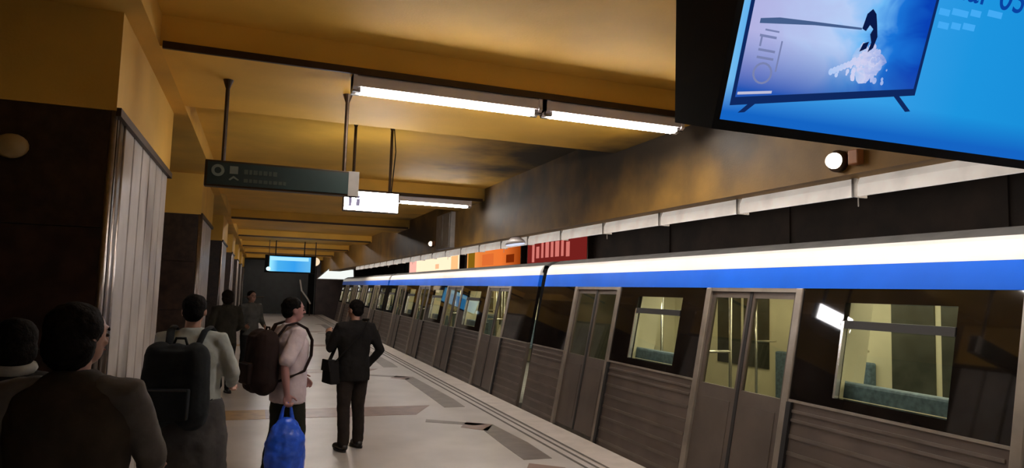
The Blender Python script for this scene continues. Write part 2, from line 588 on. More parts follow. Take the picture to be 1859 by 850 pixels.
# ------------------------------------------------------------------ pillars
PIL_Z = 2.8
for k in range(-1, 7):
    y = 4.6 + BAY * k
    d = 2.6
    xr, xl = -0.85, XL + 0.02
    lab = 'dark granite pillar behind the viewpoint' if k < 0 else '%s dark granite pillar with pale ribbed side, from the left foreground' % ORD[k]
    p = struct(MB().box(xl, xr - 0.03, y + 0.03, y + d - 0.03, 0, PIL_Z).build('pillar', M_JOINT), lab)
    MB().box(xl, xr + 0.005, y - 0.005, y + d, PIL_Z, BEAM_Z + 0.01).build('pillar_head', M_BLOCK, p)
    # granite slabs on the face towards the viewer
    n, rows = 3, 4
    wx = (xr - xl - 0.02) / n
    for i in range(n):
        for j in range(rows):
            z0 = j * PIL_Z / rows
            MB().box(xl + i * wx + 0.002, xl + (i + 1) * wx - 0.002, y, y + 0.028, z0 + 0.002, z0 + PIL_Z / rows - 0.002).build(
                'granite_slab', M_GRAN if (i + j) % 2 else M_GRAN2, p)
    # pale ribs on the side towards the platform
    MB().box(xr - 0.03, xr, y + 0.10, y + 0.30, 0, PIL_Z).build('side_slab', M_GRAN, p)
    nr = 6
    for i in range(nr):
        a = y + 0.33 + i * (d - 0.40) / nr
        b_ = a + (d - 0.40) / nr - 0.02
        MB().prism([(xr - 0.03, a), (xr, a + 0.015), (xr, b_ - 0.015), (xr - 0.03, b_)], 'z', 0, PIL_Z).build('pale_rib', M_MARB, p)
    for a in (0.0, 0.14, 0.29):
        MB().tube([(xr - 0.012, y + a + 0.015, 0.0), (xr - 0.012, y + a + 0.015, PIL_Z)], 0.022, seg=10, cap=False).build('metal_corner_bead', M_TRIM, p, smooth=True)
    MB().box(xr - 0.02, xr + 0.03, y, y + d, PIL_Z - 0.03, PIL_Z + 0.02).build('dark_cornice', M_DARKM, p)

# round cream disc on the first pillar
disc = empty('wall_disc', (-1.34, 4.6, 2.53))
tag(disc, 'round cream disc on the nearest dark pillar', 'lamp')
MB().tube([(0, 0.0, 0), (0, -0.05, 0)], 0.07, seg=24, cap=False).build('round_base', M_DARKM, disc)
MB().ball((0, -0.05, 0), (0.088, 0.035, 0.070)).build('disc_cover', mat('cream_disc_cover', (0.36, 0.25, 0.10), rough=0.4), disc, smooth=True)


# ------------------------------------------------------------------ ceiling lamps
def ceiling_lamp(x0, x1, y, label, lit=True):
    t = empty('ceiling_lamp', ((x0 + x1) / 2, y, BEAM_Z))
    h = (x1 - x0) / 2
    tag(t, label, 'lamp', 'fluorescent ceiling lamps')
    MB().prism([(-0.06, 0.0), (0.06, 0.0), (0.08, -0.03), (0.075, -0.105), (-0.075, -0.105), (-0.08, -0.03)], 'x', -h, h).build('housing', M_WHITE, t)
    for s in (-1, 1):
        MB().prism([(-0.085, 0.0), (0.085, 0.0), (0.09, -0.11), (0.05, -0.135), (-0.05, -0.135), (-0.09, -0.11)], 'x', s * h - 0.03 * (s > 0), s * h + 0.03 * (s < 0)).build('end_cap', M_WHITE, t)
    for s in (-1, 1):
        MB().tube([(-h + 0.06, s * 0.045, -0.124), (h - 0.06, s * 0.045, -0.124)], 0.014, seg=10, cap=False).build('tube', M_TUBE, t, smooth=True)
        for e in (-1, 1):
            MB().box(e * h - 0.06 * (e > 0) - .0, e * h + 0.06 * (e < 0), s * 0.045 - 0.016, s * 0.045 + 0.016, -0.142, -0.09).build('lamp_holder', M_GREYM, t)
    return t


for k in range(-1, 6):
    y = 5.22 + BAY * k
    who = {0: 'nearest ', 1: 'second ', 2: 'third ', 3: 'fourth ', 4: 'fifth ', 5: 'sixth '}.get(k, '')
    place = 'on the %scross beam' % who if k >= 0 else 'on the %s unseen beam behind the viewpoint' % ORD[-k - 1]
    r = MB().box(-0.70, 3.66, y - 0.10, y - 0.075, BEAM_Z - 0.02, BEAM_Z + 0.03).build('cable_raceway', M_DARKM)
    tag(r, 'dark cable raceway %s' % place, 'raceway', 'cable raceways along the beams')
    if k < 2:
        ceiling_lamp(2.14, 3.46, y, 'right-hand white tube lamp %s' % place)  # the one behind the viewpoint is added as front light
    if k == 0:
        ceiling_lamp(0.58, 2.10, y, 'left-hand white tube lamp %s' % place)

# added lamps, unseen behind the farther beams, to brighten the far platform
for k in range(2, 6):
    y = 5.15 + BAY * k + 1.7 + 0.95
    t = empty('added_coffer_lamp', (1.5, y, CEIL_Z))
    tag(t, 'added unseen white tube lamp in the ceiling coffer behind the %s cross beam' % ORD[k], 'lamp', 'added coffer lamps')
    MB().box(-1.3, 1.3, -0.08, 0.08, -0.05, 0.0).build('housing', M_WHITE, t)
    MB().tube([(-1.25, 0, -0.075), (1.25, 0, -0.075)], 0.018, seg=8, cap=False).build('tube', M_TUBE, t, smooth=True)

# ------------------------------------------------------------------ strip of lamps above the platform edge
n_seg = 30
for k in range(n_seg):
    y = -7.5 + k * 1.24
    t = empty('edge_lamp', (3.86, y, 2.58))
    kk = k - 8
    lab = ('%s off-white trough lamp above the train, counted from below the hanging screen' % ORD[kk]) if kk >= 0 else '%s off-white trough lamp behind the viewpoint' % ORD[-kk - 1]
    tag(t, lab, 'lamp', 'trough lamps above the platform edge')
    L = 1.20
    # trough: a vertical skirt towards the platform, open towards the train
    MB().prism([(0.0, 0.08), (0.12, 0.08), (0.12, 0.065), (0.012, 0.065), (0.0, -0.05), (-0.02, -0.05), (-0.02, 0.03)], 'y', 0, L).build('trough', M_STRIPW, t)
    MB().box(-0.022, 0.10, -0.010, 0.010, -0.052, 0.082).build('end_plate', M_GREYM, t)
    MB().tube([(0.06, 0.06, 0.015), (0.06, L - 0.06, 0.015)], 0.018, seg=8, cap=False).build('tube', M_STRIP, t, smooth=True)
    if k % 3 == 0:
        MB().tube([(0.05, 0.02, -0.02), (0.05, 0.02, -0.11)], 0.004, seg=6, cap=False).build('hanger_rod', M_GREYM, t)


# round lamps on the downstand
def bulkhead(y, z, label, e):
    t = empty('bulkhead_lamp', (FASC_X, y, z))
    tag(t, label, 'lamp', 'round lamps on the downstand')
    MB().tube([(0, 0, 0), (-0.04, 0, 0)], 0.075, seg=20, cap=False).build('round_base', M_DARKM, t, smooth=True)
    MB().ball((-0.055, 0, 0), (0.055, 0.058, 0.055)).build('lamp_globe', emit('lamp_globe_%d' % int(e), (1.0, 0.84, 0.66), e), t, smooth=True)
    MB().box(-0.06, 0, -0.20, -0.12, -0.05, 0.05).build('junction_box', mat('rust_orange_box', (0.30, 0.10, 0.02), rough=0.6), t, bevel=0.008)


bulkhead(3.63, 2.76, 'glowing round lamp on the downstand below the hanging screen', 5)
bulkhead(15.4, 2.84, 'small glowing round lamp far along the downstand', 3)
cab = MB().box(FASC_X - 0.10, FASC_X, 13.55, 14.75, 2.66, 3.40).build('wall_cabinet', M_GREYM, bevel=0.01)
tag(cab, 'tall grey cabinet box on the downstand near the far round lamp', 'cabinet')
MB().box(FASC_X - 0.112, FASC_X - 0.10, 13.62, 14.12, 2.72, 3.36).build('cabinet_door', M_GREYM, cab)
MB().box(FASC_X - 0.112, FASC_X - 0.10, 14.18, 14.68, 2.72, 3.36).build('cabinet_door', M_GREYM, cab)
# dish lamp by the troughs
dl = empty('dish_lamp', (3.75, 10.15, 2.55))
tag(dl, 'bluish white oval dish lamp above the train near the orange sign', 'lamp')
MB().rings([(0, 0, 0.0, 0.075, 0.42), (0, 0, 0.04, 0.07, 0.38), (0, 0, 0.11, 0.04, 0.16)]).build('dish', M_WHITE, dl, smooth=True)
MB().rings([(0, 0, -0.012, 0.06, 0.38), (0, 0, 0.002, 0.07, 0.40)]).build('diffuser', emit('dish_glow', (0.72, 0.78, 1.0), 1.0), dl)


# ------------------------------------------------------------------ the train
TILT = 0.18
XS = 3.95
XC = 5.50
CAR_FLOOR = 0.04


def side(y, z, o=0.0):
    return (XS + TILT * max(z, 0.0) - o, y, z)


def sbox(mb, y0, y1, z0, z1, o0, o1):
    """box lying on the leaning car side; o = how far it stands out"""
    return mb.hexa([side(y0, z0, o1), side(y1, z0, o1), side(y1, z0, o0), side(y0, z0, o0),
                    side(y0, z1, o1), side(y1, z1, o1), side(y1, z1, o0), side(y0, z1, o0)])


def metro_car(y0, y1, doors, label):
    c = empty('metro_car', (0, 0, 0))
    tag(c, label, 'train', 'cars of the metro train')
    DW = 1.32
    zb, zw, zt = -0.95, 0.98, 1.905
    B = lambda: MB()
    # roof and stripes
    def prof(pts, name, m):
        mb = MB()
        mb.prism(pts, 'y', y0 + 0.02, y1 - 0.02)
        return mb.build(name, m, c)
    s = lambda z, o=0: XS + TILT * z - o
    prof([(s(1.905, .012), 1.905), (s(2.09, .012), 2.09), (s(2.09, -.05), 2.09), (s(1.905, -.05), 1.905)], 'blue_stripe', M_CARBLUE)
    prof([(s(2.09, .014), 2.09), (s(2.17, .008), 2.17), (s(2.22, -.012), 2.22), (s(2.25, -.045), 2.25), (s(2.25, -.12), 2.25), (s(2.09, -.12), 2.09)], 'white_roof_edge', M_CARWHITE)
    prof([(s(2.25, -.045), 2.25), (4.55, 2.32), (5.5, 2.37), (6.45, 2.32), (6.66, 2.2), (6.66, 2.13), (4.36, 2.13)], 'roof', M_ROOF)
    # far side with lining, windows
    fw = B()
    fw.box(6.70, 6.78, y0 + .03, y1 - .03, zb, 2.2)
    fw.build('far_side', M_CARLOW, c)
    B().box(6.66, 6.70, y0 + .03, y1 - .03, CAR_FLOOR, 2.13).build('far_lining', M_CREAM, c)
    B().box(s(0, -.03), 6.70, y0 + .03, y1 - .03, -0.12, CAR_FLOOR).build('car_floor', M_CARFLOOR, c)
    B().box(s(0, -.25), 6.5, y0 + .03, y1 - .03, -0.95, -0.12).build('underframe', M_RUBBER, c)
    B().box(4.36, 6.70, y0 + .03, y1 - .03, 2.07, 2.13).build('car_ceiling', M_CREAM, c)
    for x in (4.95, 6.05):
        B().box(x - .08, x + .08, y0 + .6, y1 - .6, 2.045, 2.07).build('car_lamp', M_CARLAMP, c)
    # car ends
    for yy in (y0, y1 - 0.05):
        e = B()
        e.hexa([side(yy, zb, -.02), (6.75, yy, zb), (6.75, yy + .05, zb), side(yy + .05, zb, -.02),
                (s(2.2, -.05), yy, 2.2), (6.70, yy, 2.2), (6.70, yy + .05, 2.2), (s(2.2, -.05), yy + .05, 2.2)])
        e.build('car_end', M_RUBBER, c)
        yi = yy + .055 if yy == y0 else yy - .035
        el = B().box(4.40, 6.66, yi, yi + .03, CAR_FLOOR, 2.07).build('end_lining', M_CREAM, c)
        yg = yi + .03 if yy == y0 else yi - .012
        B().box(4.62, 6.15, yg, yg + .012, CAR_FLOOR, 1.95).build('gangway_door', M_NIGHT, el)
    # bays between the doors
    ds = sorted(doors)
    bays, a = [], y0
    for d in ds:
        if d - a > 0.1:
            bays.append((a, d))
        a = d + DW
    if y1 - a > 0.1:
        bays.append((a, y1))
    for a, b in bays:
        w = b - a
        lo = sbox(B(), a, b, 0.0, zw, -.05, 0.0)
        sbox(lo, a, b, zb, 0.0, -.05, 0.0)
        sp = lo.build('side_panel', M_CARLOW, c)
        for z in (0.90, 0.83, 0.70, 0.57, 0.44, 0.31, 0.18, 0.05):
            sbox(B(), a + 0.03, b - 0.03, z, z + (0.022 if z > .8 else 0.03), 0.0, 0.010 if z > .8 else .006).build('steel_rib', M_CARRIB, sp)
        sbox(B(), a, b, zw, zw + 0.02, -.05, 0.012).build('waist_rail', M_CARPOST, sp)
        if w > 1.5:
            m_ = (a + b) / 2 - 0.02
            wy0, wy1, wz0, wz1 = m_ - 0.46, m_ + 0.46, 1.075, 1.795
            band = B()
            sbox(band, a, wy0, zw + .02, zt, -.05, .004)
            sbox(band, wy1, b, zw + .02, zt, -.05, .004)
            sbox(band, wy0, wy1, zw + .02, wz0, -.05, .004)
            sbox(band, wy0, wy1, wz1, zt, -.05, .004)
            wb = band.build('window_band', M_CARDARK, c)
            fr = B()
            sbox(fr, wy1 - 0.022, wy1, wz0, wz1 - .14, -.02, .016)
            fr.build('window_frame', M_CHROME, wb)
            sbox(B(), wy0, wy1, 1.60, 1.66, -.03, .012).build('transom', M_RUBBER, wb)
            sbox(B(), wy0, wy1, wz0, 1.60, -.022, -.016).build('window_pane', M_GLASS, wb)
            sbox(B(), wy0, wy1, 1.66, wz1, -.022, -.016).build('window_pane', M_GLASS, wb)
            # lining around the opening
            ln = B()
            sbox(ln, a, wy0, CAR_FLOOR, 2.08, -.09, -.052)
            sbox(ln, wy1, b, CAR_FLOOR, 2.08, -.09, -.052)
            sbox(ln, wy0, wy1, CAR_FLOOR, wz0, -.09, -.052)
            ln.build('inner_lining', M_CREAM, c)
            for x0, sgn in ((s(1.12, -.10), 1), (6.66, -1)):
                sb = B()
                sb.box(min(x0, x0 + sgn * .45), max(x0, x0 + sgn * .45), a + .12, b - .12, 0.40, 0.48)
                sb.box(min(x0, x0 + sgn * .10), max(x0, x0 + sgn * .10), a + .12, b - .12, 0.48, 1.12 if sgn < 0 else 1.19)
                st = sb.build('bench_seat', M_SEAT, c, bevel=0.02)
                for q in range(2):
                    yy = a + .14 + q * (w - .28)
                    B().tube([(x0 + sgn * .42, yy, CAR_FLOOR), (x0 + sgn * .42, yy, 2.06)], 0.017, seg=8, cap=False).build('grab_pole', M_CHROME, c, smooth=True)
                    B().tube([(x0 + sgn * .42, yy, 1.25), (x0 + sgn * .10, yy, 1.25)], 0.014, seg=8).build('seat_rail', M_CHROME, st, smooth=True)
            fwb = B().box(6.645, 6.665, m_ - .5, m_ + .5, 1.18, 1.80)
            fo = fwb.build('far_window', M_NIGHT, c)
            B().box(6.635, 6.65, m_ - .5, m_ + .5, 1.60, 1.64).build('far_transom', M_CARPOST, fo)
            for q in (-.5, .5):
                B().box(6.62, 6.66, m_ + q - .03, m_ + q + .03, 1.14, 1.84).build('far_frame', M_CREAM, fo)
        else:
            sbox(B(), a, b, zw + .02, zt, -.05, .004).build('window_band', M_CARDARK, c)
    # doors
    for d in ds:
        for yy in (d, d + DW - 0.075):
            sbox(B(), yy, yy + 0.075, 0.0, zt, -.05, .022).build('door_post', M_CARPOST, c, bevel=0.008)
        sbox(B(), d - 0.05, d, 0.0, zw, .0, .03).build('door_seal', M_RUBBER, c)
        sbox(B(), d + .075, d + DW - .075, 1.87, zt, -.04, .01).build('door_header', M_CARPOST, c)
        ha, hb = d + .075, d + DW - .075
        mid = (ha + hb) / 2
        for a, b in ((ha, mid - .006), (mid + .006, hb)):
            lf = B()
            sbox(lf, a, b, CAR_FLOOR, 0.98, -.045, -.012)
            sbox(lf, a, a + .045, 0.98, 1.87, -.045, -.012)
            sbox(lf, b - .045, b, 0.98, 1.87, -.045, -.012)
            sbox(lf, a, b, 1.81, 1.87, -.045, -.012)
            leaf = lf.build('door_leaf', M_DOOR, c)
            sbox(B(), a + .045, b - .045, 0.98, 1.81, -.032, -.026).build('door_pane', M_GLASSD, leaf)
            sbox(B(), a + .08, b - .08, 0.16, 0.86, -.012, -.008).build('door_panel', M_DOOR, leaf)
        sbox(B(), mid - .02, mid + .02, CAR_FLOOR, 1.87, -.05, -.006).build('door_rubber', M_RUBBER, c)
        # far doors: cream posts and dark panes seen through
        B().box(6.64, 6.66, d + .10, d + .62, .85, 1.88).build('far_door_pane', M_NIGHT, c)
        B().box(6.64, 6.66, d + .70, d + 1.22, .85, 1.88).build('far_door_pane', M_NIGHT, c)
        B().tube([(5.3, d + .66, CAR_FLOOR), (5.3, d + .66, 2.07)], 0.018, seg=8, cap=False).build('grab_pole', M_CHROME, c, smooth=True)
        sbox(B(), d - .34, d - .04, CAR_FLOOR, 2.05, -.40, -.11).build('draught_screen', M_CREAM, c)
    return c


metro_car(-4.0, 10.2, [-1.6, 1.5, 4.6, 7.7], 'nearest metro car with blue and white stripe and lit windows')
metro_car(10.45, 24.1, [11.7, 14.8, 17.9, 21.0], 'second metro car with blue and white stripe, beyond the first dark gap')
metro_car(24.35, 38.3, [25.9, 29.0, 32.1, 35.2], 'farthest metro car with blue and white stripe')


# ------------------------------------------------------------------ lit advertising boxes on the far wall
def adbox(y0, y1, z0, z1, face, label, strokes=None, edge=M_DARKM):
    t = empty('advert_box', (XW - 0.032, (y0 + y1) / 2, z0))
    tag(t, label, 'sign', 'lit advert boxes behind the train')
    h = (y1 - y0) / 2
    MB().box(-0.15, 0, -h, h, 0, z1 - z0).build('case', edge, t)
    MB().box(-0.16, -0.15, -h + .05, h - .05, 0.05, z1 - z0 - .05).build('face', face, t)
    if strokes:
        for (yy, w, za, zb_, m) in strokes:
            MB().box(-0.168, -0.160, yy - w / 2, yy + w / 2, za, zb_).build('letter_stroke', m, t)
    return t


M_RED = emit('red_lightbox', srgb(120, 34, 30), 0.9)
M_REDL = emit('pink_letter', srgb(214, 120, 110), 1.0)
strokes = []
for i, (w, a, b) in enumerate(((.16, .1, .62), (.2, .2, .52), (.14, .2, .62), (.22, .2, .62), (.16, .2, .6), (.24, .2, .6), (.14, .2, .6), (.2, .18, .55))):
    strokes.append((1.45 - i * 0.33, w, a, b, M_REDL))
adbox(14.6, 18.5, 2.55, 3.30, M_RED, 'dull red lit advert with pale upright lettering above the train', strokes)
M_OR = screen_mat('orange_lightbox', [(0, srgb(150, 60, 10)), (0.3, srgb(240, 120, 50)), (0.7, srgb(235, 130, 60)), (1, srgb(250, 170, 90))], strength=1.0)
for m_ in (M_OR,):
    nt = m_.node_tree
    for l in list(nt.links):
        if l.from_node.type == 'SEPXYZ' and l.from_socket.name == 'X':
            to = l.to_socket
            nt.links.remove(l)
            nt.links.new([n for n in nt.nodes if n.type == 'SEPXYZ'][0].outputs['Y'], to)
adbox(19.0, 24.6, 2.55, 3.25, M_OR, 'glowing orange advert box above the train beside the red one',
      [(2.2, .8, .05, .62, emit('olive_print', srgb(130, 95, 20), 1.0)), (0.3, 1.2, .12, .5, emit('deep_orange_print', srgb(225, 110, 50), 1.0)), (-1.9, .7, .15, .4, emit('brown_print', srgb(120, 40, 5), 1.0))])
adbox(25.6, 35.0, 2.50, 3.35, emit('cream_lightbox', srgb(255, 232, 196), 1.15), 'pale cream and pink advert box far along behind the train',
      [(3.8, 1.6, .1, .7, emit('pink_print', srgb(245, 180, 165), 1.1)), (-1.2, .6, .2, .4, emit('peach_print', srgb(250, 185, 140), 1.1)), (-4.0, 1.0, .1, .65, emit('apricot_print', srgb(250, 190, 130), 1.1))])

# ------------------------------------------------------------------ hanging signs
def rods(t, xs, z0, z1, r=0.016):
    for x in xs:
        MB().tube([(x, 0, z0), (x, 0, z1)], r, seg=8, cap=False).build('hanging_rod', M_DARKM, t)
        MB().rings([(x, 0, z1 - .07, r, r), (x, 0, z1 - .03, .03, .03), (x, 0, z1, .04, .04)], seg=12).build('rod_rose', M_DARKM, t)


M_GREEN = mat('dark_green_sign_face', (0.005, 0.017, 0.015), rough=0.5, var=0.3, scale=3)
M_SIGNP = mat('pale_sign_print', (0.12, 0.135, 0.11), rough=0.5)
M_SIGND = mat('dim_sign_print', (0.045, 0.052, 0.04), rough=0.5)
sg = empty('hanging_sign', (0.15, 5.8, 2.545))
tag(sg, 'long dark green hanging sign with pale symbols on two rods', 'sign')
MB().box(-0.585, 0.585, -0.045, 0.045, 0, 0.205).build('case', M_DARKM, sg, bevel=0.006)
MB().box(-0.565, 0.565, -0.05, -0.045, 0.015, 0.19).build('face', M_GREEN, sg)
MB().box(0.50, 0.585, -0.052, 0.047, 0.0, 0.205).build('end_plate', M_GREYM, sg)


def ring(mb, cx, cz, r0, r1, y, n=20):
    b = len(mb.v)
    for i in range(n):
        a = 2 * math.pi * i / n
        mb.v += [(cx + math.cos(a) * r0, y, cz + math.sin(a) * r0), (cx + math.cos(a) * r1, y, cz + math.sin(a) * r1),
                 (cx + math.cos(a) * r0, y - .002, cz + math.sin(a) * r0), (cx + math.cos(a) * r1, y - .002, cz + math.sin(a) * r1)]
    for i in range(n):
        j = (i + 1) % n
        p, q = b + 4 * i, b + 4 * j
        mb.f += [(p + 2, p + 3, q + 3, q + 2), (p, q, q + 1, p + 1), (p + 1, q + 1, q + 3, p + 3), (p, p + 2, q + 2, q)]
    return mb


ring(MB(), -0.49, 0.125, 0.025, 0.047, -0.0505).build('ring_symbol', M_SIGNP, sg)
MB().box(-0.405, -0.345, -0.0525, -0.05, 0.105, 0.165).build('square_symbol', M_SIGNP, sg)
MB().prism([(-0.41, 0.06), (-0.375, 0.09), (-0.335, 0.06), (-0.345, 0.055), (-0.375, 0.072), (-0.40, 0.052)], 'y', -0.0525, -0.05).build('arrow_symbol', M_SIGNP, sg)
xx = -0.30
for w in (.028, .02, .03, .024, .03, .022, .03):
    MB().box(xx, xx + w, -0.0525, -0.05, 0.11, 0.145).build('lettering', M_SIGND, sg)
    xx += w + 0.010
xx = -0.30
for w in (.03, .02, .03, .026, .03, .022, .03, .026, .02):
    MB().box(xx, xx + w, -0.0525, -0.05, 0.045, 0.072).build('lettering', M_SIGND, sg)
    xx += w + 0.010
rods(sg, (-0.46, 0.465), 0.2, BEAM_Z - 2.545)

lb = empty('light_box_sign', (1.11, 7.6, 2.62))
tag(lb, 'small glowing white light box sign with two dark marks', 'sign')
MB().box(-0.30, 0.30, -0.05, 0.05, 0, 0.225).build('case', M_DARKM, lb, bevel=0.006)
M_BOX = emit('white_light_box', (1.0, 0.96, 0.98), BOX_E)
MB().box(-0.29, 0.29, -0.056, -0.05, 0.01, 0.215).build('face', M_BOX, lb)
MB().box(-0.29, 0.29, 0.05, 0.056, 0.01, 0.215).build('face', M_BOX, lb)
M_MARK = emit('grey_lilac_mark', srgb(150, 140, 165), 0.9)
MB().box(-0.245, -0.212, -0.060, -0.056, 0.05, 0.175).build('mark', M_MARK, lb)
MB().box(-0.165, -0.125, -0.060, -0.056, 0.055, 0.135).build('mark', M_MARK, lb)
MB().ball((-0.145, -0.058, 0.155), (0.018, 0.003, 0.018)).build('mark', M_MARK, lb)
rods(lb, (-0.20, 0.20), 0.22, CEIL_Z - 2.62)
MB().tube([(0.22, 0.0, 0.98), (0.25, 0.01, 0.7), (0.22, 0, 0.24)], 0.006, seg=6).build('cable', M_BLACK, lb)

# ------------------------------------------------------------------ the hanging screen, upper right
tv = empty('hanging_screen', (1.256, 1.70, 2.335))
tag(tv, 'large black hanging screen showing a bright blue television advert', 'screen')
SW, SH, TA = 1.52, 0.86, math.radians(19.0)
sv = lambda v, o=0.0: (-math.sin(TA) * v - math.cos(TA) * o, math.cos(TA) * v - math.sin(TA) * o)   # (y, z) on the screen plane


def pane(u0, u1, v0, v1, o0, o1, pts=None):
    mb = MB()
    uv = pts if pts else [(u0, v0), (u1, v0), (u1, v1), (u0, v1)]
    n = len(uv)
    b = 0
    for o in (o0, o1):
        for u, v in uv:
            y, z = sv(v, o)
            mb.v.append((u, y, z))
    mb.f.append(tuple(range(n)))
    mb.f.append(tuple(range(2 * n - 1, n - 1, -1)))
    for i in range(n):
        j = (i + 1) % n
        mb.f.append((i, n + i, n + j, j))
    return mb


yt, zt_ = sv(SH + 0.03)
yb_, zb_ = sv(-0.03)
MB().prism([(yb_, zb_), (yt, zt_), (0.185, zt_ + .02), (0.185, zb_ + 0.055)], 'x', -0.022, SW + 0.022).build('case', M_BLACK, tv)
for (u0, u1, v0, v1) in ((-.022, 0, -.03, SH + .03), (SW, SW + .022, -.03, SH + .03), (0, SW, -.03, 0), (0, SW, SH, SH + .03)):
    pane(u0, u1, v0, v1, 0.0, 0.018).build('bezel', M_BLACK, tv)
M_SCR = screen_mat('blue_advert_screen', [(0.0, srgb(120, 190, 240)), (0.06, srgb(70, 165, 235)), (0.45, srgb(48, 155, 228)), (0.62, srgb(28, 148, 222)), (1.0, srgb(22, 138, 214))], noise=0.05, nscale=2, alt=(0.03, 0.14, srgb(20, 100, 196)))
scr = pane(0, SW, 0, SH, 0.001, 0.004).build('screen', M_SCR, tv)
# the pictured television
M_PICF = emit('pictured_frame', srgb(14, 40, 96), 1.0)
pane(0, 0, 0, 0, .004, .006, [(.034, .044), (.736, .160), (.728, .64), (.030, .74)]).build('pictured_television', M_PICF, scr)
M_PIC = screen_mat('pictured_wave', [(0.0, srgb(178, 178, 226)), (0.45, srgb(182, 205, 245)), (0.62, srgb(110, 185, 245)), (0.78, srgb(25, 115, 215)), (1.0, srgb(8, 65, 180))], noise=0.42, nscale=3.2, alt=(0.04, 0.30, srgb(35, 85, 180)))
pane(0, 0, 0, 0, .006, .007, [(.046, .070), (.722, .180), (.716, .625), (.042, .725)]).build('pictured_wave', M_PIC, scr)
# spray, rider, tow line, lettering and feet of the pictured set
M_SPRAY = emit('picture_spray', srgb(205, 205, 235), 1.0)
sp_ = MB()
rs = random.Random(3)
for i in range(96):
    q = rs.random()
    cu, cv, rad = .50 + rs.gauss(0, .028) * (0.4 + 1.5 * q) , .285 - .115 * q, .003 + .006 * rs.random()
    if i > 86:
        cu, cv, rad = .36 + .012 * (i - 86), .182 + .006 * (i - 86), .009
    n_ = 10
    b0 = len(sp_.v)
    cv = max(cv, .178)
    for o in (.0076 + i * .000003, .0078 + i * .000003):
        for a_ in range(n_):
            an = 2 * math.pi * a_ / n_
            y_, z_ = sv(cv + math.sin(an) * rad * 1.2, o)
            sp_.v.append((cu + math.cos(an) * rad, y_, z_))
    sp_.f += [tuple(range(b0, b0 + n_)), tuple(range(b0 + 2 * n_ - 1, b0 + n_ - 1, -1))]
    sp_.f += [(b0 + a_, b0 + n_ + a_, b0 + n_ + (a_ + 1) % n_, b0 + (a_ + 1) % n_) for a_ in range(n_)]
pts_ = []
for i in range(40):
    an = 2 * math.pi * i / 40
    rr = 1 + .22 * math.sin(3 * an + .6) + .12 * math.sin(7 * an) + .06 * math.sin(13 * an)
    pts_.append((.505 + math.cos(an) * .058 * rr - .022 * min(0, math.sin(an)) * math.cos(an), .234 + math.sin(an) * .052 * rr))
pane(0, 0, 0, 0, .0071, .0075, pts_).build('picture_foam', screen_mat('picture_foam', [(0.0, srgb(150, 190, 240)), (0.5, srgb(205, 208, 240)), (1.0, srgb(120, 150, 220))], noise=0.9, nscale=3), scr)
M_SPRAY = screen_mat('picture_spray', [(0.0, srgb(170, 200, 245)), (0.5, srgb(208, 208, 240)), (1.0, srgb(140, 170, 230))], noise=0.6, nscale=5)
sp_.build('picture_spray', M_SPRAY, scr)
M_RID = emit('picture_figure', srgb(10, 24, 70), 1.0)
pane(0, 0, 0, 0, .008, .009, [(.452, .33), (.458, .375), (.475, .392), (.492, .38), (.505, .35), (.518, .315), (.512, .28), (.495, .265), (.500, .295), (.488, .318), (.495, .335), (.478, .345), (.468, .325)]).build('picture_rider', M_RID, scr)
pane(0, 0, 0, 0, .008, .009, [(.462, .262), (.47, .288), (.49, .296), (.486, .275), (.474, .268)]).build('picture_rider', M_RID, scr)
M_LINE = emit('picture_line', srgb(70, 95, 140), 1.0)
pane(0, 0, 0, 0, .008, .009, [(.075, .288), (.14, .296), (.27, .312), (.45, .326), (.45, .332), (.27, .322), (.14, .314), (.075, .302)]).build('tow_line', M_LINE, scr)
M_PRT = emit('picture_lettering', srgb(120, 130, 175), 1.0)


def scr_ring(cu, cv, r, w, sq=0.7, n=18):
    mb = MB()
    for o in (.0075, .0085):
        for rr in (r, r - w):
            for i in range(n):
                a = 2 * math.pi * i / n
                y, z = sv(cv + math.sin(a) * rr, o)
                mb.v.append((cu + math.cos(a) * rr * sq, y, z))
    for i in range(n):
        j = (i + 1) % n
        mb.f += [(2*n + i, 2*n + j, 3*n + j, 3*n + i), (i, n + i, n + j, j), (i, j, 2*n + j, 2*n + i), (n + i, 3*n + i, 3*n + j, n + j)]
    return mb


scr_ring(.122, .150, .032, .006, 1.1).build('picture_lettering', M_PRT, scr)
for (u0, u1, v0, v1) in ((.09, .15, .19, .197), (.09, .15, .212, .219), (.085, .145, .252, .259), (.09, .096, .225, .252), (.165, .17, .16, .25), (.10, .15, .271, .276)):
    pane(u0, u1, v0, v1, .0075, .0085).build('picture_lettering', M_PRT, scr)
pane(0, 0, 0, 0, .0075, .0085, [(.05, .078), (.17, .096), (.17, .104), (.05, .086)]).build('picture_label', emit('picture_label', srgb(190, 190, 215), 1.0), scr)
for pts in ([(.10, .058), (.125, .062), (.09, .030), (.068, .026)], [(.645, .150), (.668, .152), (.735, .108), (.715, .104)]):
    pane(0, 0, 0, 0, .004, .006, pts).build('pictured_foot', M_PICF, scr)


def text_mesh(body, size):
    cu = bpy.data.curves.new('text', 'FONT')
    cu.body = body
    cu.size = size
    cu.extrude = 0.0006
    o = bpy.data.objects.new('text', cu)
    COL.objects.link(o)
    dg = bpy.context.evaluated_depsgraph_get()
    me = bpy.data.meshes.new_from_object(o.evaluated_get(dg))
    bpy.data.objects.remove(o)
    return me


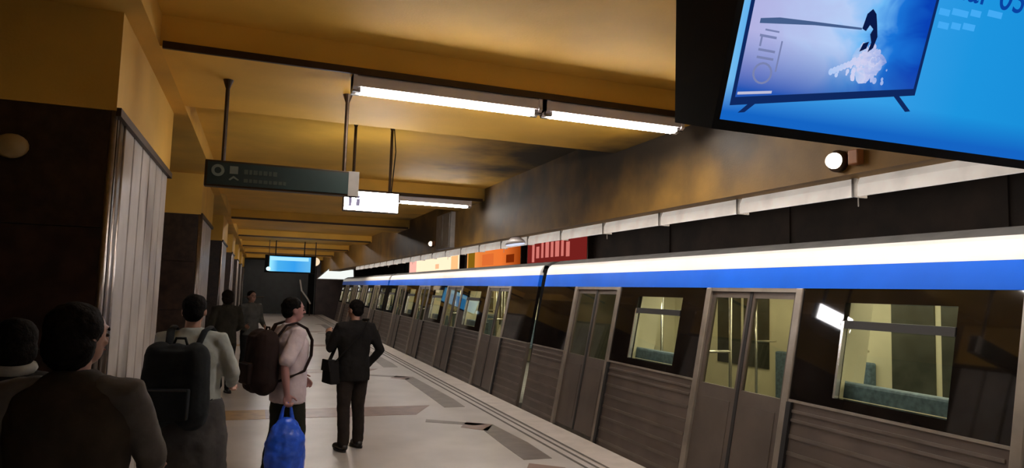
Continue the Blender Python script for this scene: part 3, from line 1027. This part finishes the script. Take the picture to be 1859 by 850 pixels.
M_TXT = emit('advert_lettering', srgb(8, 66, 160), 1.0)
tm = text_mesh('Mar 03.', 0.128)
tm.materials.append(M_TXT)
to = bpy.data.objects.new('advert_lettering', tm)
COL.objects.link(to)
to.parent = scr
yy, zz = sv(0.478, 0.0055)
to.location = (0.745, yy, zz)
to.rotation_euler = (math.pi / 2 + TA, 0, 0)
M_TXL = emit('pale_advert_lines', srgb(66, 170, 244), 1.0)
for (u0, u1, v) in ((.745, .79, .42), (.80, .87, .428), (.88, .925, .437), (.955, 1.02, .448), (.755, .80, .380), (.812, .852, .386), (.862, .915, .392)):
    pane(u0, u1, v, v + .02, .0045, .0055).build('pale_lettering', M_TXL, scr)
for x in (0.35, 1.17):
    MB().tube([(x, 0.10, zt_ - .02), (x, 0.10, CEIL_Z - 2.335)], 0.022, seg=10, cap=False).build('hanging_rod', M_BLACK, tv)
MB().box(0.66, 0.80, yb_ - .02, yb_ - .012, zb_ + .006, zb_ + .018).build('maker_plate', M_GREYM, tv)

# ------------------------------------------------------------------ far end: blue screen, lamp, white box, rail
fs = empty('far_screen', (1.05, 26.6, 2.29))
tag(fs, 'small bright blue screen hanging at the far end of the platform', 'screen')
MB().box(-0.86, 0.92, -0.06, 0.08, -0.05, 0.60).build('case', M_BLACK, fs)
MB().box(-0.70, 0.74, -0.07, -0.06, 0.0, 0.55).build('screen', screen_mat('far_blue_screen', [(0, srgb(150, 225, 250)), (0.2, srgb(70, 165, 225)), (0.6, srgb(50, 150, 225)), (1, srgb(95, 175, 225))], strength=1.15), fs)
MB().box(-0.68, 0.66, -0.075, -0.07, 0.40, 0.53).build('pale_banner', emit('pale_banner', srgb(165, 225, 252), 1.1), fs)
for x in (-0.5, 0.5):
    MB().tube([(x, 0, .58), (x, 0, CEIL_Z - 2.29)], 0.02, seg=8, cap=False).build('hanging_rod', M_BLACK, fs)
gl = empty('globe_lamp', (1.98, 27.0, 2.63))
tag(gl, 'cream glowing lamp right beside the far blue screen', 'lamp')
MB().ball((0, 0, 0.08), (0.17, 0.12, 0.16)).build('globe', emit('cream_globe', srgb(240, 214, 180), 1.1), gl, smooth=True)
MB().tube([(0, 0, .22), (0, 0, CEIL_Z - 2.62)], 0.02, seg=8, cap=False).build('stem', M_DARKM, gl)
sp = empty('spot_lamp', (0.32, 26.3, 2.31))
tag(sp, 'tiny bright lamp at the left end of the far blue screen', 'lamp')
MB().ball((0, 0, 0.06), 0.075).build('bulb', emit('spot_bulb', srgb(215, 245, 255), 1.3), sp, smooth=True)
MB().tube([(0, 0, .12), (0, 0, CEIL_Z - 2.31)], 0.012, seg=8, cap=False).build('stem', M_DARKM, sp)
wb = empty('white_light_panel', (4.1, 40.0, 2.18))
tag(wb, 'slanted white light panel at the end of the train', 'sign')
MB().prism([(-1.05, 0.0), (1.05, 0.0), (1.0, 0.66), (0.2, 0.74), (-0.45, 0.62)], 'y', 0.0, 0.12).build('case', M_GREYM, wb)
MB().prism([(-0.98, 0.04), (0.98, 0.05), (0.94, 0.60), (0.2, 0.69), (-0.42, 0.57)], 'y', -0.02, 0.0).build('face', emit('far_white_face', srgb(236, 240, 236), 1.1), wb)
for x in (-0.3, 0.6):
    MB().tube([(x, 0.06, .6), (x, 0.06, 1.75)], 0.025, seg=8, cap=False).build('hanging_rod', M_DARKM, wb)
hr = empty('stair_rail', (2.4, 44.0, 0.0))
tag(hr, 'pale slanting handrail in front of the far dark wall', 'handrail')
MB().tube([(0.0, 0, 2.12), (0.12, -.1, 1.5), (0.45, -.3, 1.05), (0.62, -.5, 0.75)], 0.05, seg=8).build('rail', M_MARB, hr, smooth=True)
for x, z in ((0.12, 1.5), (0.62, 0.75)):
    MB().tube([(x, -.3, 0), (x, -.3 + (x < .3) * .2, z)], 0.03, seg=8, cap=False).build('post', M_DARKM, hr)
kiosk = empty('information_stand', (-0.15, 40.5, 0))
tag(kiosk, 'low dark stand by the far wall with a tiny white notice', 'stand')
MB().box(-0.5, 0.5, -0.2, 0.2, 0, 1.1).build('cabinet', M_ENDT, kiosk, bevel=0.02)
MB().box(0.25, 0.4, -0.215, -0.2, 0.6, 0.75).build('notice', M_MARB, kiosk)
MB().box(-0.52, 0.52, -0.22, 0.22, 1.1, 1.14).build('top', M_DARKM, kiosk)

# ------------------------------------------------------------------ people
def fabric(name, col, var=0.25):
    return mat(name, col, rough=0.9, var=var, scale=9, bump=0.25, bscale=30, spec=0.2)


SKIN = mat('skin', (0.40, 0.22, 0.15), rough=0.55, var=0.12, scale=12)
SKIN_D = mat('skin_tan', (0.30, 0.16, 0.11), rough=0.55, var=0.12, scale=12)
HAIR_B = mat('black_hair', (0.0045, 0.0035, 0.003), rough=0.8, spec=0.08, var=0.5, scale=40, bump=0.5, bscale=90)
HAIR_D = mat('dark_brown_hair', (0.007, 0.005, 0.0035), rough=0.8, spec=0.08, var=0.5, scale=40, bump=0.5, bscale=90)
M_EYE = mat('dark_eye', (0.02, 0.015, 0.012), rough=0.2)
M_LIP = mat('lip', (0.30, 0.10, 0.08), rough=0.5)


def add_hand(mb, w, d, s, curl=0.35, grip=False):
    """palm, four fingers of unequal length with knuckle bends, thumb from the side of the palm"""
    w, d, s = Vector(w), Vector(d).normalized(), Vector(s)
    s = (s - d * s.dot(d)).normalized()
    n = d.cross(s)
    rot = Matrix((s, n, d)).transposed()
    mb.tube([w - d * .02, w + d * .02], [.026, .027], seg=10)
    mb.ball(w + d * .050, (.042, .018, .056), rot)
    cs = 1.0 if not grip else 2.4
    for i, (L, off) in enumerate(((.068, .031), (.077, .011), (.071, -.009), (.055, -.028))):
        b = w + d * (.088 - .006 * (i == 3) - .004 * (i == 0)) + s * off
        a = 0.10 + .04 * i
        pts, p = [b - d * .02], b
        pts.append(p)
        for q, fr in enumerate((.45, .31, .24)):
            a += curl * cs * (0.7 if q == 0 else 1.0)
            p = p + (d * math.cos(a) + n * math.sin(a)) * L * fr
            pts.append(p)
        mb.tube(pts, [.0095, .0095, .009, .0085, .0075], seg=8)
    b = w + d * .022 + s * .034
    t1 = (d * .55 + s * .75 + n * .3).normalized()
    t2 = (d * .8 + s * .35 + n * (.45 if not grip else .9)).normalized()
    mb.tube([b - t1 * .02, b, b + t1 * .036, b + t1 * .036 + t2 * .032], [.014, .0125, .0105, .0085], seg=8)


def person(label, loc, face, height, arms, top, trousers, hair, shoes, skin=SKIN, head_yaw=0.0, hair_style='short',
           sleeve=1.0, hem=0.82, stance=0.10, step=0.0, top_name='jacket', voxel=0.0075, bulk=0.0, collar=None, sleeves=None):
    k = height / 1.70
    root = empty('person', loc, face, k)
    tag(root, label, 'person')
    body = MB()
    hip_z = .90
    feet = {}
    for s_ in (-1, 1):
        fy = step * s_
        hipp, knee, ank = (s_ * .092, 0, hip_z), (s_ * (stance * .6 + .035), .015 + fy * .6, .49), (s_ * stance, -.025 + fy, .085)
        feet[s_] = (hipp, knee, ank)
        body.tube([hipp, (s_ * .095, .005 + fy * .3, .70), knee, (s_ * (stance * .8 + .017), -.015 + fy * .8, .33), ank], [.088, .078, .054, .052, .036], seg=14)
        body.tube([ank, (s_ * (stance + .015), .02 + fy, .05), (s_ * (stance + .02), .12 + fy, .028)], [.036, .036, .024], seg=10)
    body.rings([(0, 0, .82, .11, .08), (0, 0, .90, .165, .112), (0, 0, 1.03, .142, .098), (0, .005, 1.16, .155, .108),
                (0, 0, 1.28, .172, .112), (0, -.01, 1.37, .165, .090), (0, -.012, 1.425, .10, .065), (0, -.01, 1.455, .055, .052)], seg=24)
    body.tube([(0, -.015, 1.42), (0, 0.0, 1.53)], [.056, .052], seg=14, cap=False)
    # head, turned on the neck
    hr = Matrix.Rotation(head_yaw, 3, 'Z')
    hp = lambda x, y, z: hr @ Vector((x, y, 0)) + Vector((0, 0.005, z))
    body.ball(hp(0, .005, 1.605), (.075, .092, .095), hr, seg=20, ring=14)
    body.ball(hp(0, .035, 1.545), (.056, .060, .065), hr, seg=18, ring=12)
    body.ball(hp(0, .060, 1.508), (.026, .024, .020), hr)
    body.tube([hp(0, .096, 1.604), hp(0, .112, 1.570)], [.008, .014], seg=8)
    body.ball(hp(0, .086, 1.620), (.048, .014, .010), hr)
    body.ball(hp(0, .093, 1.535), (.022, .010, .010), hr)
    for s_ in (-1, 1):
        body.ball(hp(s_ * .076, -.005, 1.582), (.009, .019, .031), hr)
        body.ball(hp(s_ * .034, .078, 1.565), (.020, .014, .014), hr)
    cloth = MB()
    slv = MB() if sleeves else cloth
    for s_, (el, wr, hs, curl, grip) in arms.items():
        sh = Vector((s_ * .185, -.01, 1.385))
        el, wr = Vector(el), Vector(wr)
        body.tube([(s_ * .12, -.01, 1.39), sh, sh.lerp(el, .5), el, el.lerp(wr, .35), wr], [.050, .054, .045, .036, .038, .026], seg=14)
        add_hand(body, wr, wr - el, hs, curl, grip)
        if sleeve >= 1.0:
            slv.tube([(s_ * .10, -.01, 1.39), sh, sh.lerp(el, .5), el, el.lerp(wr, .5), el.lerp(wr, .93)], [.066, .074, .066, .056, .050, .043], seg=16)
        else:
            cloth.tube([(s_ * .10, -.01, 1.39), sh, sh.lerp(el, .5), sh.lerp(el, sleeve)], [.064, .073, .070, .068], seg=16)
    b = body.blend('body', skin, root, voxel=voxel, smooth=3)
    for s_ in (-1, 1):
        MB().ball(hp(s_ * .032, .091, 1.590), (.011, .007, .0065), hr, seg=8, ring=6).build('eye', M_EYE, root, smooth=True)
        MB().tube([hp(s_ * .016, .100, 1.612), hp(s_ * .034, .096, 1.616), hp(s_ * .050, .084, 1.611)], .0045, seg=6).build('eyebrow', hair, root, smooth=True)
    MB().tube([hp(-.022, .096, 1.536), hp(0, .104, 1.535), hp(.022, .096, 1.536)], [.003, .006, .003], seg=6).build('mouth', M_LIP, root, smooth=True)
    # top
    g = bulk
    cloth.rings([(0, 0, hem, .188 + g, .140 + g), (0, 0, .93, .186 + g, .138 + g), (0, 0, 1.05, .172 + g, .128 + g), (0, .005, 1.18, .184 + g, .136 + g),
                 (0, 0, 1.30, .196 + g, .134 + g), (0, -.01, 1.385, .185 + g * .5, .108), (0, -.012, 1.435, .115, .080), (0, -.012, 1.470, .070, .066)], seg=28)
    cloth.blend(top_name, top, root, voxel=.011, smooth=4, disp=.022, dscale=.11)
    if sleeves:
        slv.blend('sleeves', sleeves, root, voxel=.011, smooth=3, disp=.018, dscale=.08)
    if collar:
        c = MB()
        n = 16
        pts = [(math.cos(2*math.pi*i/n) * .078, -.012 + math.sin(2*math.pi*i/n) * .074, 1.475 + .012 * math.sin(2*math.pi*i/n)) for i in range(n + 1)]
        c.tube(pts, .026, seg=8, cap=False)
        c.build('collar', collar, root, smooth=True)
    # trousers
    tr = MB()
    tr.rings([(0, 0, .80, .14, .10), (0, 0, .90, .178, .126), (0, 0, .99, .165, .118), (0, 0, 1.03, .155, .11)], seg=24)
    for s_ in (-1, 1):
        hipp, knee, ank = feet[s_]
        tr.tube([hipp, (s_ * .097, .005 + step * s_ * .3, .70), knee, (s_ * (stance * .8 + .017), -.015 + step * s_ * .8, .30), (ank[0], ank[1], .09)], [.100, .094, .076, .070, .064], seg=16)
    tr.blend('trousers', trousers, root, voxel=.011, smooth=3, disp=.016, dscale=.09)
    for s_ in (-1, 1):
        a = feet[s_][2]
        sh_ = MB()
        sh_.tube([(a[0], a[1] - .03, .05), (a[0] + s_ * .01, a[1] + .06, .055), (a[0] + s_ * .02, a[1] + .165, .036)], [.044, .046, .036], seg=14)
        sh_.tube([(a[0], a[1], .06), (a[0], a[1], .11)], [.045, .044], seg=12)
        so = sh_.blend('shoe', shoes, root, voxel=.009, smooth=2)
        sl = MB().rings([(a[0] + s_ * .01, a[1] + .065, 0.0, .046, .142), (a[0] + s_ * .01, a[1] + .065, .022, .047, .144)], seg=20)
        sl.build('sole', M_RUBBER, so)
    # hair
    h = MB()
    h.ball(hp(0, -.014, 1.628), (.084, .096, .086), hr, seg=20, ring=14)
    h.ball(hp(0, -.045, 1.585), (.074, .060, .075), hr, seg=18, ring=12)
    if hair_style == 'bob':
        h.ball(hp(0, -.035, 1.555), (.098, .078, .095), hr, seg=18, ring=12)
        h.ball(hp(0, -.020, 1.620), (.096, .098, .094), hr, seg=18, ring=12)
    if hair_style == 'tied':
        h.tube([hp(0, -.09, 1.63), hp(0, -.125, 1.58), hp(0, -.115, 1.50), hp(0, -.10, 1.42)], [.035, .038, .030, .014], seg=12)
    h.blend('hair', hair, root, voxel=.009, smooth=2, disp=.012, dscale=.03)
    return root


def on_person(p, pt):
    """a point given in a person's own frame, in the room"""
    m = Matrix.Translation(p.location) @ Matrix.Rotation(p.rotation_euler.z, 4, 'Z') @ Matrix.Scale(p.scale[0], 4)
    return m @ Vector(pt)


def follow(name, p):
    return empty(name, tuple(p.location), p.rotation_euler.z, p.scale[0])


def backpack(p, label, m, w=.30, h=.46, d=.17, zc=1.17, back=-.15, pocket=True):
    t = follow('backpack', p)
    tag(t, label, 'backpack')
    y = back - d / 2
    mb = MB()
    for q in (-1, 1):
        mb.tube([(q * (w / 2 - .07), y, zc - h / 2 + .07), (q * (w / 2 - .075), y + .01, zc + h / 2 - .09)], [d * .52, d * .44], seg=14)
    mb.ball((0, y, zc), (w / 2 - .02, d / 2, h / 2))
    mb.box(-w / 2 + .05, w / 2 - .05, y - d / 2 + .03, y + d / 2 - .01, zc - h / 2 + .03, zc + h / 2 - .05)
    mb.blend('pack_body', m, t, voxel=.012, smooth=6, disp=.012, dscale=.1)
    if pocket:
        pk = MB()
        pk.box(-w / 2 + .055, w / 2 - .055, y - d / 2 - .035, y - d / 2 + .03, zc - h / 2 + .05, zc - .02)
        pk.blend('front_pocket', m, t, voxel=.011, smooth=6)
        MB().tube([(-w / 2 + .07, y - d / 2 - .034, zc - .03), (w / 2 - .07, y - d / 2 - .034, zc - .03)], .005, seg=6).build('zip', M_RUBBER, t)
    MB().tube([(-.05, y + .05, zc + h / 2 - .03), (-.03, y + .05, zc + h / 2 + .025), (.03, y + .05, zc + h / 2 + .025), (.05, y + .05, zc + h / 2 - .03)], .010, seg=8).build('carry_loop', m, t, smooth=True)
    for q in (-1, 1):
        st = MB()
        st.tube([(q * .09, back - .02, zc + h / 2 - .06), (q * .115, -.10, 1.455), (q * .125, -.01, 1.478), (q * .13, .09, 1.425), (q * .135, .145, 1.32), (q * .15, .135, 1.18), (q * .185, .06, 1.05), (q * .15, back, zc - h / 2 + .08)],
                .026, seg=10, squash=(1.0, .45))
        st.build('shoulder_strap', m, t, smooth=True)
    return t


# the man in black, back to the viewer, by the dark strip of floor
BLK = fabric('black_jacket_cloth', (0.008, 0.007, 0.007))
BLKT = fabric('dark_brown_trouser_cloth', (0.020, 0.014, 0.012))
SHOE = mat('dark_leather', (0.010, 0.008, 0.007), rough=0.4)
pa = person('person in black jacket with a shoulder bag, back turned, nearest the train', (1.06, 8.0, 0.004), math.radians(18), 1.65,
            {-1: ((-.27, .06, 1.15), (-.20, .27, 1.30), (.6, .3, .6), .5, False), 1: ((.30, -.07, 1.12), (.20, .05, .93), (-.7, .3, .0), .4, False)},
            BLK, BLKT, HAIR_B, SHOE, SKIN_D, head_yaw=math.radians(12), hem=.78, stance=.115, step=.05, bulk=.012)
bg = follow('shoulder_bag', pa)
tag(bg, 'black shoulder bag on the left hip of the person in black', 'bag')
mb = MB()
mb.prism([(-.16, .76), (.10, .76), (.07, 1.02), (-.10, 1.02)], 'x', -.34, -.22)
mb.blend('bag_body', fabric('black_bag_cloth', (0.007, 0.006, 0.006)), bg, voxel=.012, smooth=5)
mb = MB()
mb.prism([(-.15, .90), (.095, .90), (.07, 1.03), (-.10, 1.03)], 'x', -.355, -.335)
mb.build('flap', MATS['black_bag_cloth'], bg, bevel=.008)
MB().tube([(-.27, -.09, 1.0), (-.14, -.165, 1.18), (.02, -.165, 1.34), (.12, -.10, 1.475), (.13, .04, 1.47), (.02, .15, 1.32), (-.15, .165, 1.16), (-.27, .06, 1.0)], .020, seg=8, squash=(1, .4)).build('strap', MATS['black_bag_cloth'], bg, smooth=True)

# the person in the pale pink shirt, walking to the right
PINK = fabric('pale_pink_shirt_cloth', (0.52, 0.44, 0.47), .12)
pb = person('person in pale pink shirt seen from the side, blue bag in hand', (0.31, 6.65, 0.004), math.radians(-68), 1.68,
            {1: ((.235, -.15, 1.11), (.245, -.12, .86), (0, .9, .1), .55, True), -1: ((-.24, -.02, 1.10), (-.20, .20, .95), (.5, .2, .8), .45, False)},
            PINK, fabric('dark_green_trouser_cloth', (0.016, 0.016, 0.010)), HAIR_B, SHOE, mat('skin_rosy', (0.30, 0.15, 0.14), rough=0.55), head_yaw=math.radians(-5), hair_style='short',
            sleeve=.85, hem=.76, stance=.085, step=.09, top_name='shirt', bulk=.016)
backpack(pb, 'bulky dark maroon backpack worn over the pale pink shirt', fabric('dark_maroon_pack_cloth', (0.016, 0.008, 0.007)), w=.32, h=.52, d=.24, zc=1.15)
# blue carrier bag hanging from the hand
hp_ = on_person(pb, (.255, -.115, .785))
cb = empty('carrier_bag', (hp_.x, hp_.y, 0.16))
cb.rotation_euler = (0, 0, math.radians(8))
tag(cb, 'bright blue plastic carrier bag hanging from the hand of the pink shirt', 'bag')
zt2 = hp_.z - 0.16
M_BLUEBAG = mat('blue_plastic', (0.012, 0.085, 0.62), rough=0.35, var=0.35, scale=7, bump=0.7, bscale=14)
mb = MB()
mb.rings([(0, 0, 0.0, .13, .08), (0, 0, .03, .165, .105), (.005, 0, .20, .175, .115), (0, 0, .34, .155, .10), (0, 0, .44, .105, .065), (0, 0, .50, .055, .035)], seg=28)
mb.blend('bag_body', M_BLUEBAG, cb, voxel=.012, smooth=3, disp=.035, dscale=.08)
for q in (-1, 1):
    MB().tube([(q * .05, 0, .47), (q * .03, 0, zt2 - .03), (0, q * .008, zt2 + .005)], [.022, .012, .010], seg=8, squash=(1, .6)).build('bag_handle', M_BLUEBAG, cb, smooth=True)

# the person in the grey jacket with the large backpack
GREY = fabric('light_grey_jacket_cloth', (0.30, 0.32, 0.30), .15)
pc = person('person in light grey jacket with a large dark backpack beside the pale pillar side', (-0.42, 5.5, 0.004), math.radians(-14), 1.70,
            {1: ((.29, .02, 1.15), (.22, .24, 1.05), (-.3, .3, .9), .5, False), -1: ((-.25, -.02, 1.11), (-.20, .18, 1.0), (.3, .3, .9), .4, False)},
            GREY, fabric('grey_trouser_cloth', (0.055, 0.052, 0.052)), HAIR_B, SHOE, SKIN_D, head_yaw=math.radians(8), hem=.84, bulk=.035, stance=.13)
backpack(pc, 'large dark navy backpack worn over the light grey jacket', fabric('dark_navy_pack_cloth', (0.010, 0.012, 0.014)), w=.38, h=.55, d=.22, zc=1.11, back=-.165)
mb = MB()
mb.rings([(.02, 0, .46, .27, .22), (.015, 0, .70, .265, .215), (0, 0, .90, .25, .205), (0, 0, .97, .235, .19)], seg=28)
mb.blend('coat_tied_at_waist', fabric('dark_grey_coat_cloth', (0.050, 0.047, 0.047)), pc, voxel=.013, smooth=3, disp=.03, dscale=.14)

# nearest person, lower left
pd = person('nearest person in dark brown vest and grey sleeves with bobbed dark hair, lower left corner', (-0.60, 2.9, 0.004), math.radians(-10), 1.70,
            {1: ((.255, .08, 1.14), (.19, .31, 1.06), (-.4, .2, .9), .5, False), -1: ((-.25, -.02, 1.11), (-.20, .16, .95), (.3, .3, .9), .4, False)},
            fabric('dark_brown_jacket_cloth', (0.030, 0.022, 0.014)), fabric('black_trouser_cloth', (0.010, 0.009, 0.008)), HAIR_D, SHOE, SKIN_D,
            head_yaw=math.radians(-30), hair_style='bob', bulk=.02, voxel=.0065, sleeves=fabric('grey_brown_sleeve_cloth', (0.085, 0.075, 0.066)))
# person behind, at the frame's left edge
pe = person('person in black with a pale grey scarf at the left edge, before the dark pillar', (-1.02, 3.75, 0.004), math.radians(12), 1.60,
            {1: ((.24, -.03, 1.11), (.20, .16, .98), (-.3, .3, .9), .4, False), -1: ((-.24, -.03, 1.11), (-.22, .05, .87), (.3, .9, 0), .4, False)},
            fabric('black_coat_cloth', (0.012, 0.010, 0.008)), MATS['black_trouser_cloth'], HAIR_D, SHOE, SKIN_D, hair_style='bob', bulk=.01,
            collar=fabric('pale_grey_scarf_cloth', (0.26, 0.25, 0.22)), voxel=.009)
# far figures beside the second pillar
pf = person('distant person in dark clothes standing beside the second pillar', (-0.46, 12.4, 0.004), math.radians(20), 1.68,
            {1: ((.25, -.02, 1.11), (.20, .18, 1.02), (-.3, .3, .9), .4, False), -1: ((-.25, -.02, 1.11), (-.22, .06, .87), (.3, .9, 0), .4, False)},
            fabric('dark_olive_jacket_cloth', (0.020, 0.018, 0.013)), MATS['black_trouser_cloth'], HAIR_D, SHOE, SKIN_D, voxel=.009, hair_style='bob')
pg = person('distant person in dull grey jacket, farther on past the second pillar', (-0.10, 14.6, 0.004), math.radians(-150), 1.66,
            {1: ((.25, -.02, 1.11), (.20, .18, 1.02), (-.3, .3, .9), .4, False), -1: ((-.25, -.02, 1.11), (-.20, .20, 1.0), (.3, .3, .9), .4, False)},
            fabric('dull_grey_jacket_cloth', (0.075, 0.075, 0.068)), MATS['black_trouser_cloth'], HAIR_D, SHOE, SKIN_D, voxel=.009)
